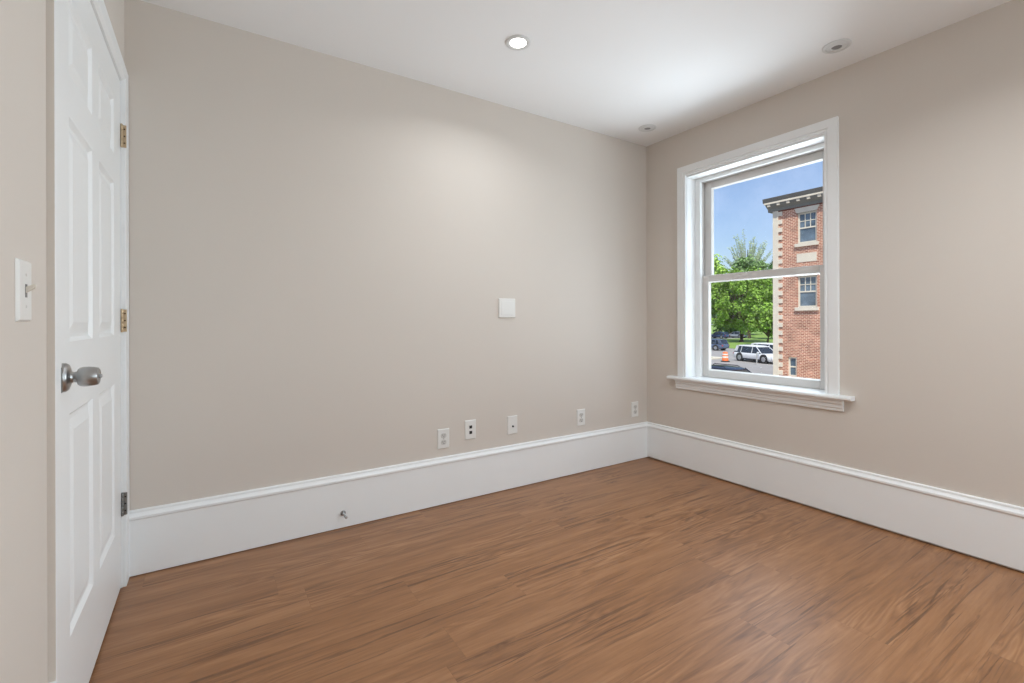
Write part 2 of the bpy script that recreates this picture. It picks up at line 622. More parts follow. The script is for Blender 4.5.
LY0, LY1, LZ0, LZ1 = 1.4655, 2.4385, 0.012, 2.037
b = MB()
b.box(FX - 0.036, FX - 0.009, LY0, LY1, LZ0, LZ1)
ST, MU, PNL = 0.150, 0.100, 0.2865
cols = [(LY0 + ST, LY0 + ST + PNL), (LY1 - ST - PNL, LY1 - ST)]
rows = [(0.268, 0.838), (1.020, 1.595), (1.702, 1.908)]
for (y0, y1) in ((LY0, cols[0][0]), (cols[0][1], cols[1][0]), (cols[1][1], LY1)):
    b.box(FX - 0.010, FX, y0, y1, LZ0, LZ1)
zr = [LZ0, rows[0][0], rows[0][1], rows[1][0], rows[1][1], rows[2][0], rows[2][1], LZ1]
for c in cols:
    for i in (0, 2, 4, 6):
        b.box(FX - 0.010, FX, c[0], c[1], zr[i], zr[i + 1])
    for r in rows:
        # sloped sticking around the recess
        s = 0.012
        b.prism([(FX, c[0]), (FX - 0.0095, c[0]), (FX - 0.0095, c[0] + s)], r[0], r[1], 'z')
        b.prism([(FX, c[1]), (FX - 0.0095, c[1]), (FX - 0.0095, c[1] - s)], r[0], r[1], 'z')
        b.prism([(FX, r[0]), (FX - 0.0095, r[0]), (FX - 0.0095, r[0] + s)], c[0], c[1], 'y')
        b.prism([(FX, r[1]), (FX - 0.0095, r[1]), (FX - 0.0095, r[1] - s)], c[0], c[1], 'y')
        # raised field
        b.frustum_rect((c[0] + 0.020, c[1] - 0.020, r[0] + 0.020, r[1] - 0.020),
                       (c[0] + 0.050, c[1] - 0.050, r[0] + 0.050, r[1] - 0.050), FX - 0.0095, FX - 0.0015, 'x')
leaf = under(b.build('leaf', M['trim']), door)

b = MB()
b.box(XL, CF, 1.410, DY0, 0.0, 2.107)
b.box(XL, CF, DY1, YB - 0.004, 0.0, 2.107)
b.prism([(XL, DZ1), (XL + 0.003, DZ1), (CF, DZ1 + 0.012), (CF, 2.107), (XL, 2.107)], DY0, DY1, 'y')
# jamb lining, hinge side, latch side and head
b.box(XL - 0.10, XL + 0.001, DY0 - 0.0, DY0 + 0.004, 0, DZ1)
b.box(XL - 0.10, XL + 0.001, DY1 - 0.004, DY1, 0, DZ1)
b.box(XL - 0.10, XL + 0.001, DY0, DY1, DZ1 - 0.004, DZ1)
under(b.build('casing', M['trim'], bevel=0.0015), door)
b = MB().prism([(XL - 0.0005, 1.4085), (CF - 0.001, 1.4085), (CF - 0.001, 1.4105), (XL - 0.0005, 1.4105)], 0.285, 2.107, 'z')
tag(under(b.build('painted_edge', M['wall']), door), 'beige painted outer edge of the casing')

# hinges: a leaf on the side of the casing, a leaf edge on the door, barrel with knuckles
for i, (hz, hm, scr) in enumerate(((1.820, 'brass', 'brass_dark'), (1.076, 'brass', 'brass_dark'), (0.337, 'steel_dark', 'slot'))):
    hr = under(empty('hinge', (CF, DY1, hz)), door)
    tag(hr, 'brass hinge' if hm == 'brass' else 'grey steel hinge')
    b = MB().box(-0.0165, 0.003, -0.0022, 0.0, -0.045, 0.045)
    b.build('hinge_plate', M[hm], hr, bevel=0.0005)
    b = MB()
    for k in range(5):
        z0 = -0.045 + k * 0.018
        b.lathe([(0.0042, z0 + 0.0006), (0.0046, z0 + 0.0012), (0.0046, z0 + 0.0168), (0.0042, z0 + 0.0174)], 14,
                Matrix.Translation((-0.0115, -0.008, 0)))
    b.lathe([(0.0038, -0.047), (0.0038, 0.047)], 12, Matrix.Translation((-0.0115, -0.008, 0)))
    b.build('barrel', M[hm], hr)
    for k in (-1, 0, 1):
        MB().lathe([(0.0032, 0.0), (0.0032, 0.0012), (0.0016, 0.0018)], 12,
                   Matrix.Translation((-0.003, -0.0022, k * 0.028)) @ Matrix.Rotation(R(90), 4, 'X')).build('screw', M[scr], hr)

# knob
KY, KZ = 1.522, 0.938
kr = under(empty('door_knob', (FX, KY, KZ)), door)
tag(kr, 'satin nickel barrel-shaped door knob')
rx = Matrix.Rotation(R(90), 4, 'Y')
MB().lathe([(0.033, 0.0), (0.035, 0.005), (0.0345, 0.011), (0.031, 0.016), (0.022, 0.019), (0.014, 0.021), (0.0125, 0.025)], 40, rx).build('rosette', M['chrome'], kr)
MB().lathe([(0.012, 0.015), (0.0115, 0.024), (0.0135, 0.031), (0.0135, 0.033)], 32, rx).build('neck', M['chrome'], kr)
kp = MB().lathe([(0.012, 0.0330), (0.0195, 0.0335), (0.0225, 0.037), (0.0240, 0.043), (0.0240, 0.053), (0.0225, 0.064), (0.0205, 0.0705),
                 (0.0165, 0.0725), (0.0155, 0.0715), (0.006, 0.0712)], 40, rx).build('grip', M['chrome'], kr)
MB().lathe([(0.0045, 0.071), (0.0045, 0.0765), (0.0035, 0.0775)], 20, rx).build('lock_button', M['chrome'], kr)
b = MB()
b.box(CF - 0.004, CF + 0.0012, DY0 - 0.007, DY0 + 0.001, KZ - 0.029, KZ + 0.029)
tag(under(b.build('strike_plate', M['steel_dark'], bevel=0.0004), door), 'dark metal strike plate')

# ------------------------------------------------------------------ windows


def make_window(name, loc, rz, label):
    """double-hung window; local origin on the wall face at the opening's middle (local y = along the wall, x = outward)"""
    w = empty(name, loc, rz)
    struct(w, label, 'window')
    hw_o, cw = 0.5215, 0.068
    hi = hw_o - cw                            # inner half width of casing
    zt, zh, zs = 2.181, 2.104, 0.660
    # casing with an inner bead
    prof = [(0.0, 0.0), (-0.020, 0.0), (-0.020, 0.046), (-0.014, 0.049), (-0.014, 0.054), (-0.019, 0.058), (-0.019, 0.065), (-0.016, 0.068), (0.0, 0.068)]
    b = MB()
    sec = []
    for (oy, oz, sy, sz) in ((-hw_o, zs, 1, 0), (-hw_o, zt, 1, -1), (hw_o, zt, -1, -1), (hw_o, zs, -1, 0)):
        sec.append([(px, oy + sy * pw, oz + sz * pw) for (px, pw) in prof])
    b.loft(sec, smooth=False)
    b.build('casing', M['trim'], w)
    # jamb lining (sides, head)
    b = MB()
    for s in (-1, 1):
        b.box(-0.004, 0.20, s * hi, s * (hi + 0.018), zs, zh + 0.014)
    b.box(-0.004, 0.20, -hi, hi, zh - 0.004, zh + 0.014)
    b.build('jamb', M['trim'], w)
    # inner stops
    b = MB()
    for s in (-1, 1):
        b.box(0.095, 0.124, s * (hi - 0.040), s * hi, zs, zh - 0.004)
    b.box(0.095, 0.124, -(hi - 0.040), hi - 0.040, zh - 0.030, zh - 0.004)
    b.build('stop', M['trim'], w, bevel=0.004)
    # outer track filling behind the stop
    b = MB()
    for s in (-1, 1):
        b.box(0.124, 0.20, s * (hi - 0.030), s * hi, zs, zh - 0.004)
    b.box(0.124, 0.20, -(hi - 0.030), hi - 0.030, zh - 0.026, zh - 0.004)
    b.build('track', M['vinyl'], w)
    # stool and apron
    b = MB().prism([(-0.048, 0.640), (-0.054, 0.646), (-0.054, 0.655), (-0.048, 0.661), (0.0, 0.662), (0.20, 0.662), (0.20, 0.640)], -hi, hi, 'y')
    b.prism([(-0.048, 0.640), (-0.054, 0.646), (-0.054, 0.655), (-0.048, 0.661), (0.0, 0.662), (0.0, 0.640)], -(hw_o + 0.072), -hi, 'y')
    b.prism([(-0.048, 0.640), (-0.054, 0.646), (-0.054, 0.655), (-0.048, 0.661), (0.0, 0.662), (0.0, 0.640)], hi, hw_o + 0.072, 'y')
    b.build('stool', M['trim'], w)
    ap = [(0.0, 0.572), (-0.010, 0.572), (-0.014, 0.577), (-0.014, 0.588), (-0.018, 0.592), (-0.018, 0.610), (-0.024, 0.615), (-0.024, 0.628), (-0.030, 0.634), (-0.030, 0.640), (0.0, 0.640)]
    MB().prism(ap, -(hw_o + 0.020), hw_o + 0.020, 'y').build('apron', M['trim'], w)
    # outside sill
    MB().box(0.18, 0.36, -hi - 0.03, hi + 0.03, 0.60, 0.642).build('outer_sill', M['stone'], w)

    def sash(nm, x0, x1, z0, z1, gz0, gz1):
        gy = 0.367
        oy = hi - 0.032
        xm = (x0 + x1) / 2
        b = MB()
        for s in (-1, 1):
            b.box(x0, x1, s * gy, s * oy, z0, z1)
        b.box(x0, x1, -gy, gy, z0, gz0)
        b.box(x0, x1, -gy, gy, gz1, z1)
        o = b.build(nm, M['vinyl'], w, bevel=0.003)
        # glazing bead round the pane
        b = MB()
        t = 0.007
        for s in (-1, 1):
            b.prism([(x0 + 0.002, s * (gy + 0.001)), (xm + 0.004, s * (gy + 0.001)), (xm + 0.004, s * (gy - t))], gz0, gz1, 'z')
        b.prism([(x0 + 0.002, gz0 - 0.001), (xm + 0.004, gz0 - 0.001), (xm + 0.004, gz0 + t)], -gy, gy, 'y')
        b.prism([(x0 + 0.002, gz1 + 0.001), (xm + 0.004, gz1 + 0.001), (xm + 0.004, gz1 - t)], -gy, gy, 'y')
        b.build('glazing_bead', M['plate'], o)
        MB().box(xm + 0.004, xm + 0.007, -gy - 0.004, gy + 0.004, gz0 - 0.004, gz1 + 0.004).build('glass', M['glass'], o)
        return o
    sash('lower_sash', 0.126, 0.158, 0.663, 1.396, 0.713, 1.349)
    sash('upper_sash', 0.162, 0.194, 1.346, 2.078, 1.394, 2.027)
    return w


make_window('window_1', (XR, 1.7125, 0), 0, 'white double-hung window looking out on a brick building')
make_window('added_window_2', (XR, -0.9525, 0), 0, 'added, unseen white double-hung window for fill light, nearer the rear corner of the room')  # window added out of view so fill light can enter
make_window('added_window_3', (1.9, YR, 0), R(-90), 'added, unseen white double-hung window for fill light, in the wall opposite the outlets')  # window added behind the camera as an opening for fill light

# ------------------------------------------------------------------ recessed ceiling lights


def downlight(loc, lit, label, group, spot=None):
    t = empty('recessed_light', loc)
    tag(t, label, 'ceiling light', group)
    if lit:
        MB().lathe([(0.064, 0.0), (0.0635, -0.003), (0.060, -0.0055), (0.046, -0.0055), (0.0405, -0.003), (0.040, -0.001), (0.040, 0.0)], 48).build('trim_ring', M['lamp_trim'], t)
        MB().lathe([(0.0395, 0.0), (0.0395, -0.0028), (0.028, -0.0042), (0.01, -0.0048)], 40).build('lens', M['lamp_on'], t)
    else:
        MB().lathe([(0.062, 0.0), (0.0615, -0.004), (0.056, -0.007), (0.049, -0.0062), (0.047, -0.003), (0.045, -0.003), (0.043, -0.0055),
                    (0.036, -0.008), (0.024, -0.0085), (0.0225, -0.006), (0.0225, 0.0)], 48).build('trim_ring', M['lamp_trim'], t)
        MB().lathe([(0.0222, 0.0), (0.0222, -0.0050), (0.016, -0.0058), (0.004, -0.0062)], 32).build('lens', M['lamp_off'], t)
    return t


downlight((1.28, 1.926, H), True, 'lit round recessed light glowing white in the ceiling near the outlet wall', 'recessed ceiling lights')
downlight((2.639, 1.095, H), False, 'unlit recessed light with grey centre above the window, nearest the viewer', 'recessed ceiling lights')
downlight((2.619, 2.285, H), False, 'unlit recessed light with grey centre tucked in the ceiling corner', 'recessed ceiling lights')
downlight((1.80, 0.20, H), True, 'added, unseen lit recessed light for fill in the middle of the ceiling', 'recessed ceiling lights')  # fixture added out of view to go with a fill beam
downlight((1.80, -1.40, H), True, 'added, unseen lit recessed light for fill near the wall opposite the outlets', 'recessed ceiling lights')  # second added fixture, unseen, for the rear fill beam
for (x, y, e) in ((1.28, 1.926, 5.0), (1.80, 0.20, 15), (1.80, -1.40, 9)):  # first beam belongs to the seen light, the other two are added fill
    light('recessed_lamp_beam', 'AREA', (x, y, H - 0.012), aim=(0, 0, -1), energy=e, color=(0.90, 0.955, 1.0), shape='DISK', size=0.10, spread=R(150))

# ------------------------------------------------------------------ wall plates
RXM = Matrix.Rotation(R(90), 4, 'X')     # lathe axis -> -Y (out of the back wall)


def plate_mesh(w, h, d=0.006, bev=0.004):
    return MB().frustum_rect((-w / 2, w / 2, -h / 2, h / 2), (-w / 2 + bev, w / 2 - bev, -h / 2 + bev, h / 2 - bev), 0.0, -d, 'y')


PW_, PH_ = 0.077, 0.117


def duplex(loc, label):
    t = empty('duplex_outlet', loc)
    tag(t, label, 'outlet', 'duplex outlets above the baseboard')
    plate_mesh(PW_, PH_).build('cover_plate', M['plate'], t, bevel=0.001)
    for s in (-1, 1):
        # receptacle face: rounded sides, flat top and bottom
        poly = []
        for k in range(24):
            a = 2 * math.pi * k / 24
            poly.append((0.0172 * math.cos(a), max(-0.0138, min(0.0138, 0.0172 * math.sin(a))) + s * 0.0195))
        b = MB().prism(poly, -0.0055, -0.0085, 'y')
        so = b.build('socket', M['socket'], t, bevel=0.0006)
        MB().box(-0.0076, -0.0050, -0.0088, -0.0080, s * 0.0195 - 0.001, s * 0.0195 + 0.0078).build('slot', M['slot'], so)
        MB().box(0.0050, 0.0072, -0.0088, -0.0080, s * 0.0195 + 0.000, s * 0.0195 + 0.0072).build('slot', M['slot'], so)
        MB().lathe([(0.0028, 0.0080), (0.0028, 0.0088)], 12, Matrix.Translation((0, 0, s * 0.0195 - 0.0078)) @ RXM).build('ground_hole', M['slot'], so)
    MB().lathe([(0.0030, 0.0055), (0.0030, 0.0068), (0.0018, 0.0074)], 14, RXM).build('screw', M['grey_slot'], t)
    return t


duplex((1.152, YB, 0.381), 'white duplex outlet plate furthest from the corner, beside the two-port plate')
duplex((2.211, YB, 0.386), 'white duplex outlet plate between the single-port plate and the corner outlet')
duplex((2.757, YB, 0.387), 'white duplex outlet plate right beside the room corner')

t = empty('data_plate', (1.330, YB, 0.412))
tag(t, 'white wall plate with two black square ports', 'wall plate')
plate_mesh(PW_, PH_).build('cover_plate', M['plate'], t, bevel=0.001)
for s in (-1, 1):
    fr = MB().box(-0.0115, 0.0115, -0.0072, -0.0050, s * 0.0165 - 0.0115, s * 0.0165 + 0.0115).build('port_frame', M['plate'], t, bevel=0.0008)
    MB().box(-0.0092, 0.0092, -0.0078, -0.0066, s * 0.0165 - 0.0090, s * 0.0165 + 0.0090).build('port', M['port'], fr)
for s in (-1, 1):
    MB().lathe([(0.0028, 0.0055), (0.0028, 0.0066), (0.0016, 0.0072)], 14, Matrix.Translation((0, 0, s * 0.048)) @ RXM).build('screw', M['plate'], t)

t = empty('cable_plate', (1.634, YB, 0.403))
tag(t, 'white wall plate with one small dark coaxial jack', 'wall plate')
plate_mesh(PW_, PH_).build('cover_plate', M['plate'], t, bevel=0.001)
MB().lathe([(0.0062, 0.0055), (0.0062, 0.0075), (0.0048, 0.0078), (0.0046, 0.014), (0.0030, 0.0142), (0.0028, 0.010)], 16,
           Matrix.Translation((0, 0, -0.008)) @ RXM).build('jack', M['slot'], t)
for s in (-1, 1):
    MB().lathe([(0.0028, 0.0055), (0.0028, 0.0066), (0.0016, 0.0072)], 14, Matrix.Translation((0, 0, s * 0.048)) @ RXM).build('screw', M['plate'], t)

t = empty('blank_plate', (1.594, YB, 1.152))
tag(t, 'square blank white cover plate halfway up the wall above the outlets', 'wall plate')
plate_mesh(0.126, 0.124, 0.009, 0.004).build('cover_plate', M['plate'], t, bevel=0.0012)
MB().frustum_rect((-0.045, 0.045, -0.045, 0.045), (-0.043, 0.043, -0.043, 0.043), -0.0085, -0.0105, 'y').build('raised_field', M['plate'], t)

# light switch on the left wall
t = empty('light_switch', (XL, 1.247, 1.130), R(90))
tag(t, 'white toggle light switch plate beside the door', 'light switch')
plate_mesh(0.074, 0.118).build('cover_plate', M['plate'], t, bevel=0.001)
MB().box(-0.0052, 0.0052, -0.0066, -0.0050, -0.0125, 0.0125).build('toggle_slot', M['grey_slot'], t)
b = MB().prism([(-0.006, -0.004), (-0.020, 0.006), (-0.0205, 0.012), (-0.016, 0.0125), (-0.006, 0.007)], -0.0045, 0.0045, 'x')
b.build('toggle', M['toggle'], t, bevel=0.001)
for s in (-1, 1):
    MB().lathe([(0.0030, 0.0055), (0.0030, 0.0066), (0.0016, 0.0072)], 14, Matrix.Translation((0, 0, s * 0.030)) @ RXM).build('screw', M['socket'], t)

# door stop screwed to the baseboard
t = empty('door_stop', (0.579, YB - 0.018, 0.079))
tag(t, 'small metal door stop sticking out of the white baseboard', 'door stop')
MB().lathe([(0.013, 0.0), (0.013, 0.003), (0.008, 0.007), (0.005, 0.010)], 24, RXM).build('base', M['steel_dark'], t)
b = MB()
pts = []
for k in range(121):
    a = k / 120 * 2 * math.pi * 12
    pts.append((0.0046 * math.cos(a), -0.008 - 0.052 * k / 120, 0.0046 * math.sin(a)))
b.tube(pts, [0.0011] * len(pts), 6)
b.build('spring', M['chrome'], t)
MB().lathe([(0.0060, 0.058), (0.0068, 0.061), (0.0068, 0.069), (0.0050, 0.073)], 20, RXM).build('rubber_tip', M['post_grey'], t)

# ================================================================== OUTSIDE
GZ = -3.03                         # street level below this room's floor

b = MB().box(3.6, 400, -300, 400, GZ - 0.3, GZ)
struct(b.build('street', M['asphalt']), 'pale grey asphalt street and car park outside', 'street')
b = MB().box(64, 95, -40, 300, GZ - 0.1, GZ + 0.06)
b.box(107, 380, -40, 300, GZ - 0.1, GZ + 0.06)
b.box(95, 107, -40, 61, GZ - 0.1, GZ + 0.06)
struct(b.build('lawn', M['grass']), 'mown green lawn under the trees', 'lawn')
b = MB().box(41.5, 47.0, 30.0, 90, GZ - 0.1, GZ + 0.10)
struct(b.build('pavement', M['concrete']), 'pale concrete pavement by the street corner', 'pavement')
b = MB().box(42.6, 45.6, 30.9, 90, GZ, GZ + 0.13)
struct(b.build('grass_verge', M['grass']), 'narrow grass verge in the pavement', 'verge')
b = MB().box(24.6, 26.7, -10, 14.8, GZ - 0.1, GZ + 0.12)
struct(b.build('footpath', M['concrete']), 'concrete footpath along the brick building', 'footpath')

# ------------------------------------------------------------------ brick building
BX = 26.7
BY1 = 14.23
BY0 = 2.0
bld = empty('brick_building', (BX, BY1, GZ))
tag(bld, 'red brick building with pale stone corner and bracketed cornice across the street', 'building')


def bpart(mb, name, m, parent=None, bevel=0.0):
    o = mb.build(name, m, None, bevel)
    if parent is None:
        return under(o, bld)
    o.parent = parent              # the parent part itself sits in world coordinates
    return o


WINS = [(12.985, 12.03, 6.83, 5.19), (12.985, 12.03, 3.43, 1.76), (13.50, 13.04, -0.94, -2.00)]
for k in (1, 2, 3):
    WINS.append((12.985 - 2.9 * k, 12.03 - 2.9 * k, 6.83, 5.19))
    WINS.append((12.985 - 2.9 * k, 12.03 - 2.9 * k, 3.43, 1.76))
b = MB()
# facade grid so that every window is a real opening
ys = sorted({BY0, BY1} | {v for w in WINS for v in w[:2]})
for i in range(len(ys) - 1):
    ya, yb = ys[i], ys[i + 1]
    ops = sorted([(w[3], w[2]) for w in WINS if w[1] - 1e-6 <= ya and yb <= w[0] + 1e-6])
    z = GZ
    for (a, c) in ops:
        b.box(BX, BX + 0.35, ya, yb, z, a)
        z = c
    b.box(BX, BX + 0.35, ya, yb, z, 7.5)
b.box(BX + 0.35, BX + 12, BY0, BY1, GZ, 7.5)
bpart(b, 'wall', M['brick'])
# stone corner strip with toothed quoins
b = MB().box(BX - 0.06, BX + 0.4, BY1 - 0.24, BY1 + 0.05, GZ, 7.25)
z = GZ + 0.2
while z < 7.1:
    b.box(BX - 0.05, BX + 0.3, BY1 - 0.46, BY1 - 0.24, z, z + 0.24)
    z += 0.44
bpart(b, 'quoin', M['stone'])
# cornice: its shadow as a dark brick-coloured band, soffit, fascia, gutter lip and brackets
b = MB().prism([(BX - 0.03, 7.10), (BX - 0.03, 7.32), (BX + 0.1, 7.32), (BX + 0.1, 7.10)], BY0, BY1 - 0.24, 'y')
bpart(b, 'shadow_band', M['brick_shadow'])  # strip coloured like the shade the cornice casts on the brick
o_ = 0.42
b = MB().prism([(BX - 0.07, 7.16), (BX - 0.10, 7.30), (BX - o_ + 0.10, 7.46), (BX - o_ + 0.06, 7.55), (BX + 0.4, 7.55), (BX + 0.4, 7.16)], BY0, BY1 + 0.30, 'y')
bpart(b, 'cornice', M['cornice_grey'])
b = MB().box(BX - o_ + 0.02, BX + 0.4, BY0, BY1 + o_ - 0.06, 7.55, 7.64)
bpart(b, 'cornice_moulding', M['stone'])
b = MB().prism([(BX - o_ + 0.02, 7.64), (BX - o_ - 0.02, 7.88), (BX + 0.4, 7.95), (BX + 0.4, 7.64)], BY0, BY1 + o_, 'y')
bpart(b, 'fascia', M['cornice_dark'])
y = BY1 + 0.20
while y > BY0:
    bpart(MB().box(BX - 0.36, BX - 0.08, y - 0.16, y, 7.42, 7.54), 'bracket', M['stone'])
    y -= 0.52
b = MB().box(BX - 0.1, BX + 12, BY0, BY1 + 0.05, 7.5, 7.62)
bpart(b, 'roof', M['cornice_dark'])
# stone panel between the storeys, and lintels
for k in range(4):
    b = MB().box(BX - 0.02, BX + 0.05, 12.03 - 2.9 * k, 13.02 - 2.9 * k, 4.18, 4.64)
    bpart(b, 'stone_panel', M['stone'])
for wi, (y1, y0, z1, z0) in enumerate(WINS):
    narrow = (wi == 2)
    f = 0.08
    b = MB()
    b.box(BX + 0.06, BX + 0.16, y0, y0 + f, z0, z1)
    b.box(BX + 0.06, BX + 0.16, y1 - f, y1, z0, z1)
    b.box(BX + 0.06, BX + 0.16, y0 + f, y1 - f, z1 - f, z1)
    b.box(BX + 0.06, BX + 0.16, y0 + f, y1 - f, z0, z0 + f)
    zm = (z0 + z1) / 2
    b.box(BX + 0.08, BX + 0.15, y0 + f, y1 - f, zm - 0.035, zm + 0.035)
    if not narrow:
        for k in (1, 2):
            yy = y0 + f + (y1 - y0 - 2 * f) * k / 3
            b.box(BX + 0.09, BX + 0.14, yy - 0.018, yy + 0.018, zm, z1 - f)
        zq = (zm + z1 - f) / 2
        b.box(BX + 0.09, BX + 0.14, y0 + f, y1 - f, zq - 0.018, zq + 0.018)
    fr = bpart(b, 'window_frame', M['out_frame'])
    bpart(MB().box(BX + 0.115, BX + 0.125, y0 + f, y1 - f, z0 + f, z1 - f), 'pane', M['out_glass'], fr)
    if not narrow:
        bpart(MB().box(BX - 0.10, BX + 0.10, y0 - 0.11, y1 + 0.11, z0 - 0.18, z0), 'window_sill', M['stone'])
        b = MB().prism([(y0 - 0.03, z1), (y0 - 0.14, z1 + 0.27), (y1 + 0.14, z1 + 0.27), (y1 + 0.03, z1)], BX - 0.04, BX + 0.1, 'x')
        bpart(b, 'lintel', M['stone'])

# ------------------------------------------------------------------ cars


def make_car(name, loc, heading, paint, label, L=4.7, Wd=1.88, Hh=1.65, wb=2.8, wr=0.36, rails=False, truck=False, hood=0.62, detail=True):
    """heading = direction (radians about Z) the bonnet points to; local +x is forward"""
    t = empty(name, loc, heading)
    tag(t, label, 'car', 'cars and vans outside the window')
    w = Wd / 2
    belt = Hh * 0.57
    clr = 0.24

    def sec(x, zt, hw, zb=clr):
        pts = [(-hw * 0.90, zb), (-hw, zb + 0.14), (-hw, zt - 0.22), (-hw * 0.965, zt - 0.08), (-hw * 0.86, zt),
               (hw * 0.86, zt), (hw * 0.965, zt - 0.08), (hw, zt - 0.22), (hw, zb + 0.14), (hw * 0.90, zb)]
        return [(x, y, z) for y, z in pts]
    xr, xf = -L / 2, L / 2
    hz = Hh * 0.56
    b = MB().loft([sec(xr, belt - 0.10, w * 0.86, clr + 0.16), sec(xr + 0.08, belt - 0.02, w * 0.95, clr + 0.05), sec(xr + 0.45, belt, w),
                   sec(-0.2, belt, w), sec(xf - 1.45, belt, w), sec(xf - 1.15, hz, w), sec(xf - 0.45, hz - 0.08, w * 0.97),
                   sec(xf - 0.12, hz - 0.20, w * 0.90, clr + 0.05), sec(xf, hz - 0.34, w * 0.80, clr + 0.14)])
    b.build('body', paint, t)
    # glasshouse
    x0, x1 = xr + 0.10, xf - 1.25
    rx0, rx1 = xr + 0.48, xf - 2.10

    def csec(x, hw, z):
        return [(x, -hw, z), (x, hw, z)]
    lo, hi_ = w * 0.93, w * 0.74
    zt = Hh - 0.05
    vs = [(x0, -lo, belt - 0.03), (x0, lo, belt - 0.03), (x1, lo, belt - 0.03), (x1, -lo, belt - 0.03),
          (rx0, -hi_, zt), (rx0, hi_, zt), (rx1, hi_, zt), (rx1, -hi_, zt)]
    b = MB().add(vs, [(0, 1, 2, 3), (7, 6, 5, 4), (0, 4, 5, 1), (1, 5, 6, 2), (2, 6, 7, 3), (3, 7, 4, 0)])
    b.build('windows', M['car_glass'], t)
    # roof skin and pillars
    b = MB()
    rs = []
    for (x, hw, z0_, z1_) in ((rx0 - 0.10, hi_ * 1.0, zt - 0.06, zt - 0.02), (rx0 + 0.15, hi_ * 1.04, zt - 0.05, Hh), (0.5 * (rx0 + rx1), hi_ * 1.05, zt - 0.05, Hh + 0.02),
                              (rx1 - 0.15, hi_ * 1.04, zt - 0.05, Hh - 0.005), (rx1 + 0.12, hi_ * 1.0, zt - 0.08, zt - 0.04)):
        rs.append([(x, -hw, z0_), (x, -hw * 0.97, (z0_ + z1_) / 2 + 0.01), (x, -hw * 0.8, z1_), (x, hw * 0.8, z1_), (x, hw * 0.97, (z0_ + z1_) / 2 + 0.01), (x, hw, z0_)])
    b.loft(rs)
    b.build('roof', paint, t)
    for s in (-1, 1):
        for (xa, xb, r_) in ((x1, rx1, 0.04), (x0 + 0.95, rx0 + 0.62, 0.03), (0.0, 0.0, 0.03)):
            MB().tube([(xa, s * lo, belt - 0.02), (xb, s * hi_ * 1.01, zt)], [r_, r_ * 0.85], 8).build('pillar', paint, t)
        b = MB().prism([(x0, belt - 0.03), (x0 + 0.42, belt - 0.03), (rx0 + 0.22, zt), (rx0, zt)], s * (lo + hi_) / 2 - 0.06, s * (lo + hi_) / 2 + 0.06, 'y')
        b.build('pillar', paint, t)
    if rails:
        for s in (-1, 1):
            b = MB().tube([(rx0 + 0.1, s * hi_ * 0.88, Hh), (rx0 + 0.18, s * hi_ * 0.88, Hh + 0.06), (rx1 - 0.35, s * hi_ * 0.88, Hh + 0.06), (rx1 - 0.25, s * hi_ * 0.88, Hh)], [0.022] * 4, 8)
            b.build('roof_rail', M['black_trim'], t)
    # sills / bumpers
    MB().box(-wb / 2 + wr + 0.06, wb / 2 - wr - 0.06, -w * 0.985, w * 0.985, clr - 0.02, clr + 0.12).build('door_sill', M['black_trim'], t)
    MB().box(xr + 0.01, xr + 0.2, -w * 0.8, w * 0.8, clr + 0.06, clr + 0.26).build('bumper', M['black_trim'], t)
    MB().box(xf - 0.2, xf - 0.01, -w * 0.74, w * 0.74, clr + 0.04, clr + 0.20).build('bumper', M['black_trim'], t)
    ym = Matrix.Rotation(R(90), 4, 'X')
    for sx in (-1, 1):
        for s in (-1, 1):
            mt = Matrix.Translation((sx * wb / 2, s * (w - 0.10), wr)) @ ym
            tw = MB().lathe([(wr * 0.62, -0.11), (wr * 0.93, -0.115), (wr, -0.09), (wr, 0.09), (wr * 0.93, 0.115), (wr * 0.62, 0.11)], 28, mt).build('wheel', M['tyre'], t)
            b = MB().lathe([(wr * 0.64, -0.118 if s > 0 else 0.10), (wr * 0.60, -0.10 if s > 0 else 0.118)], 20, mt)
            for k in range(5):
                a = 2 * math.pi * k / 5
                b.box(0.0, wr * 0.6, -0.035, 0.035, -0.128, 0.128, mt @ Matrix.Rotation(a, 4, 'Z'))
            b.build('rim', M['rim'], tw)
            # dark wheel arch
            b = MB()
            b.lathe([(wr + 0.075, -0.105), (wr + 0.075, 0.105)], 28, Matrix.Translation((sx * wb / 2, s * (w - 0.10), wr + 0.02)) @ ym)
            b.build('wheel_arch', M['black_trim'], t)
    for s in (-1, 1):
        MB().box(xr + 0.0, xr + 0.16, s * w * 0.62, s * w * 0.93, belt - 0.30, belt - 0.08).build('tail_lamp', M['tail'], t, bevel=0.02)
        MB().box(xf - 0.30, xf - 0.06, s * w * 0.50, s * w * 0.90, hz - 0.36, hz - 0.22).build('head_lamp', M['head'], t, bevel=0.02)
        MB().box(x1 - 0.30, x1 - 0.14, s * (w + 0.02), s * (w + 0.20), belt + 0.0, belt + 0.15).build('mirror', paint, t, bevel=0.03)
    for s in (-1, 1):
        for xx in (-wb * 0.22, wb * 0.14):
            MB().box(xx, xx + 0.2, s * w * 0.985, s * (w + 0.025), belt - 0.20, belt - 0.165).build('door_handle', paint, t, bevel=0.008)
    return t


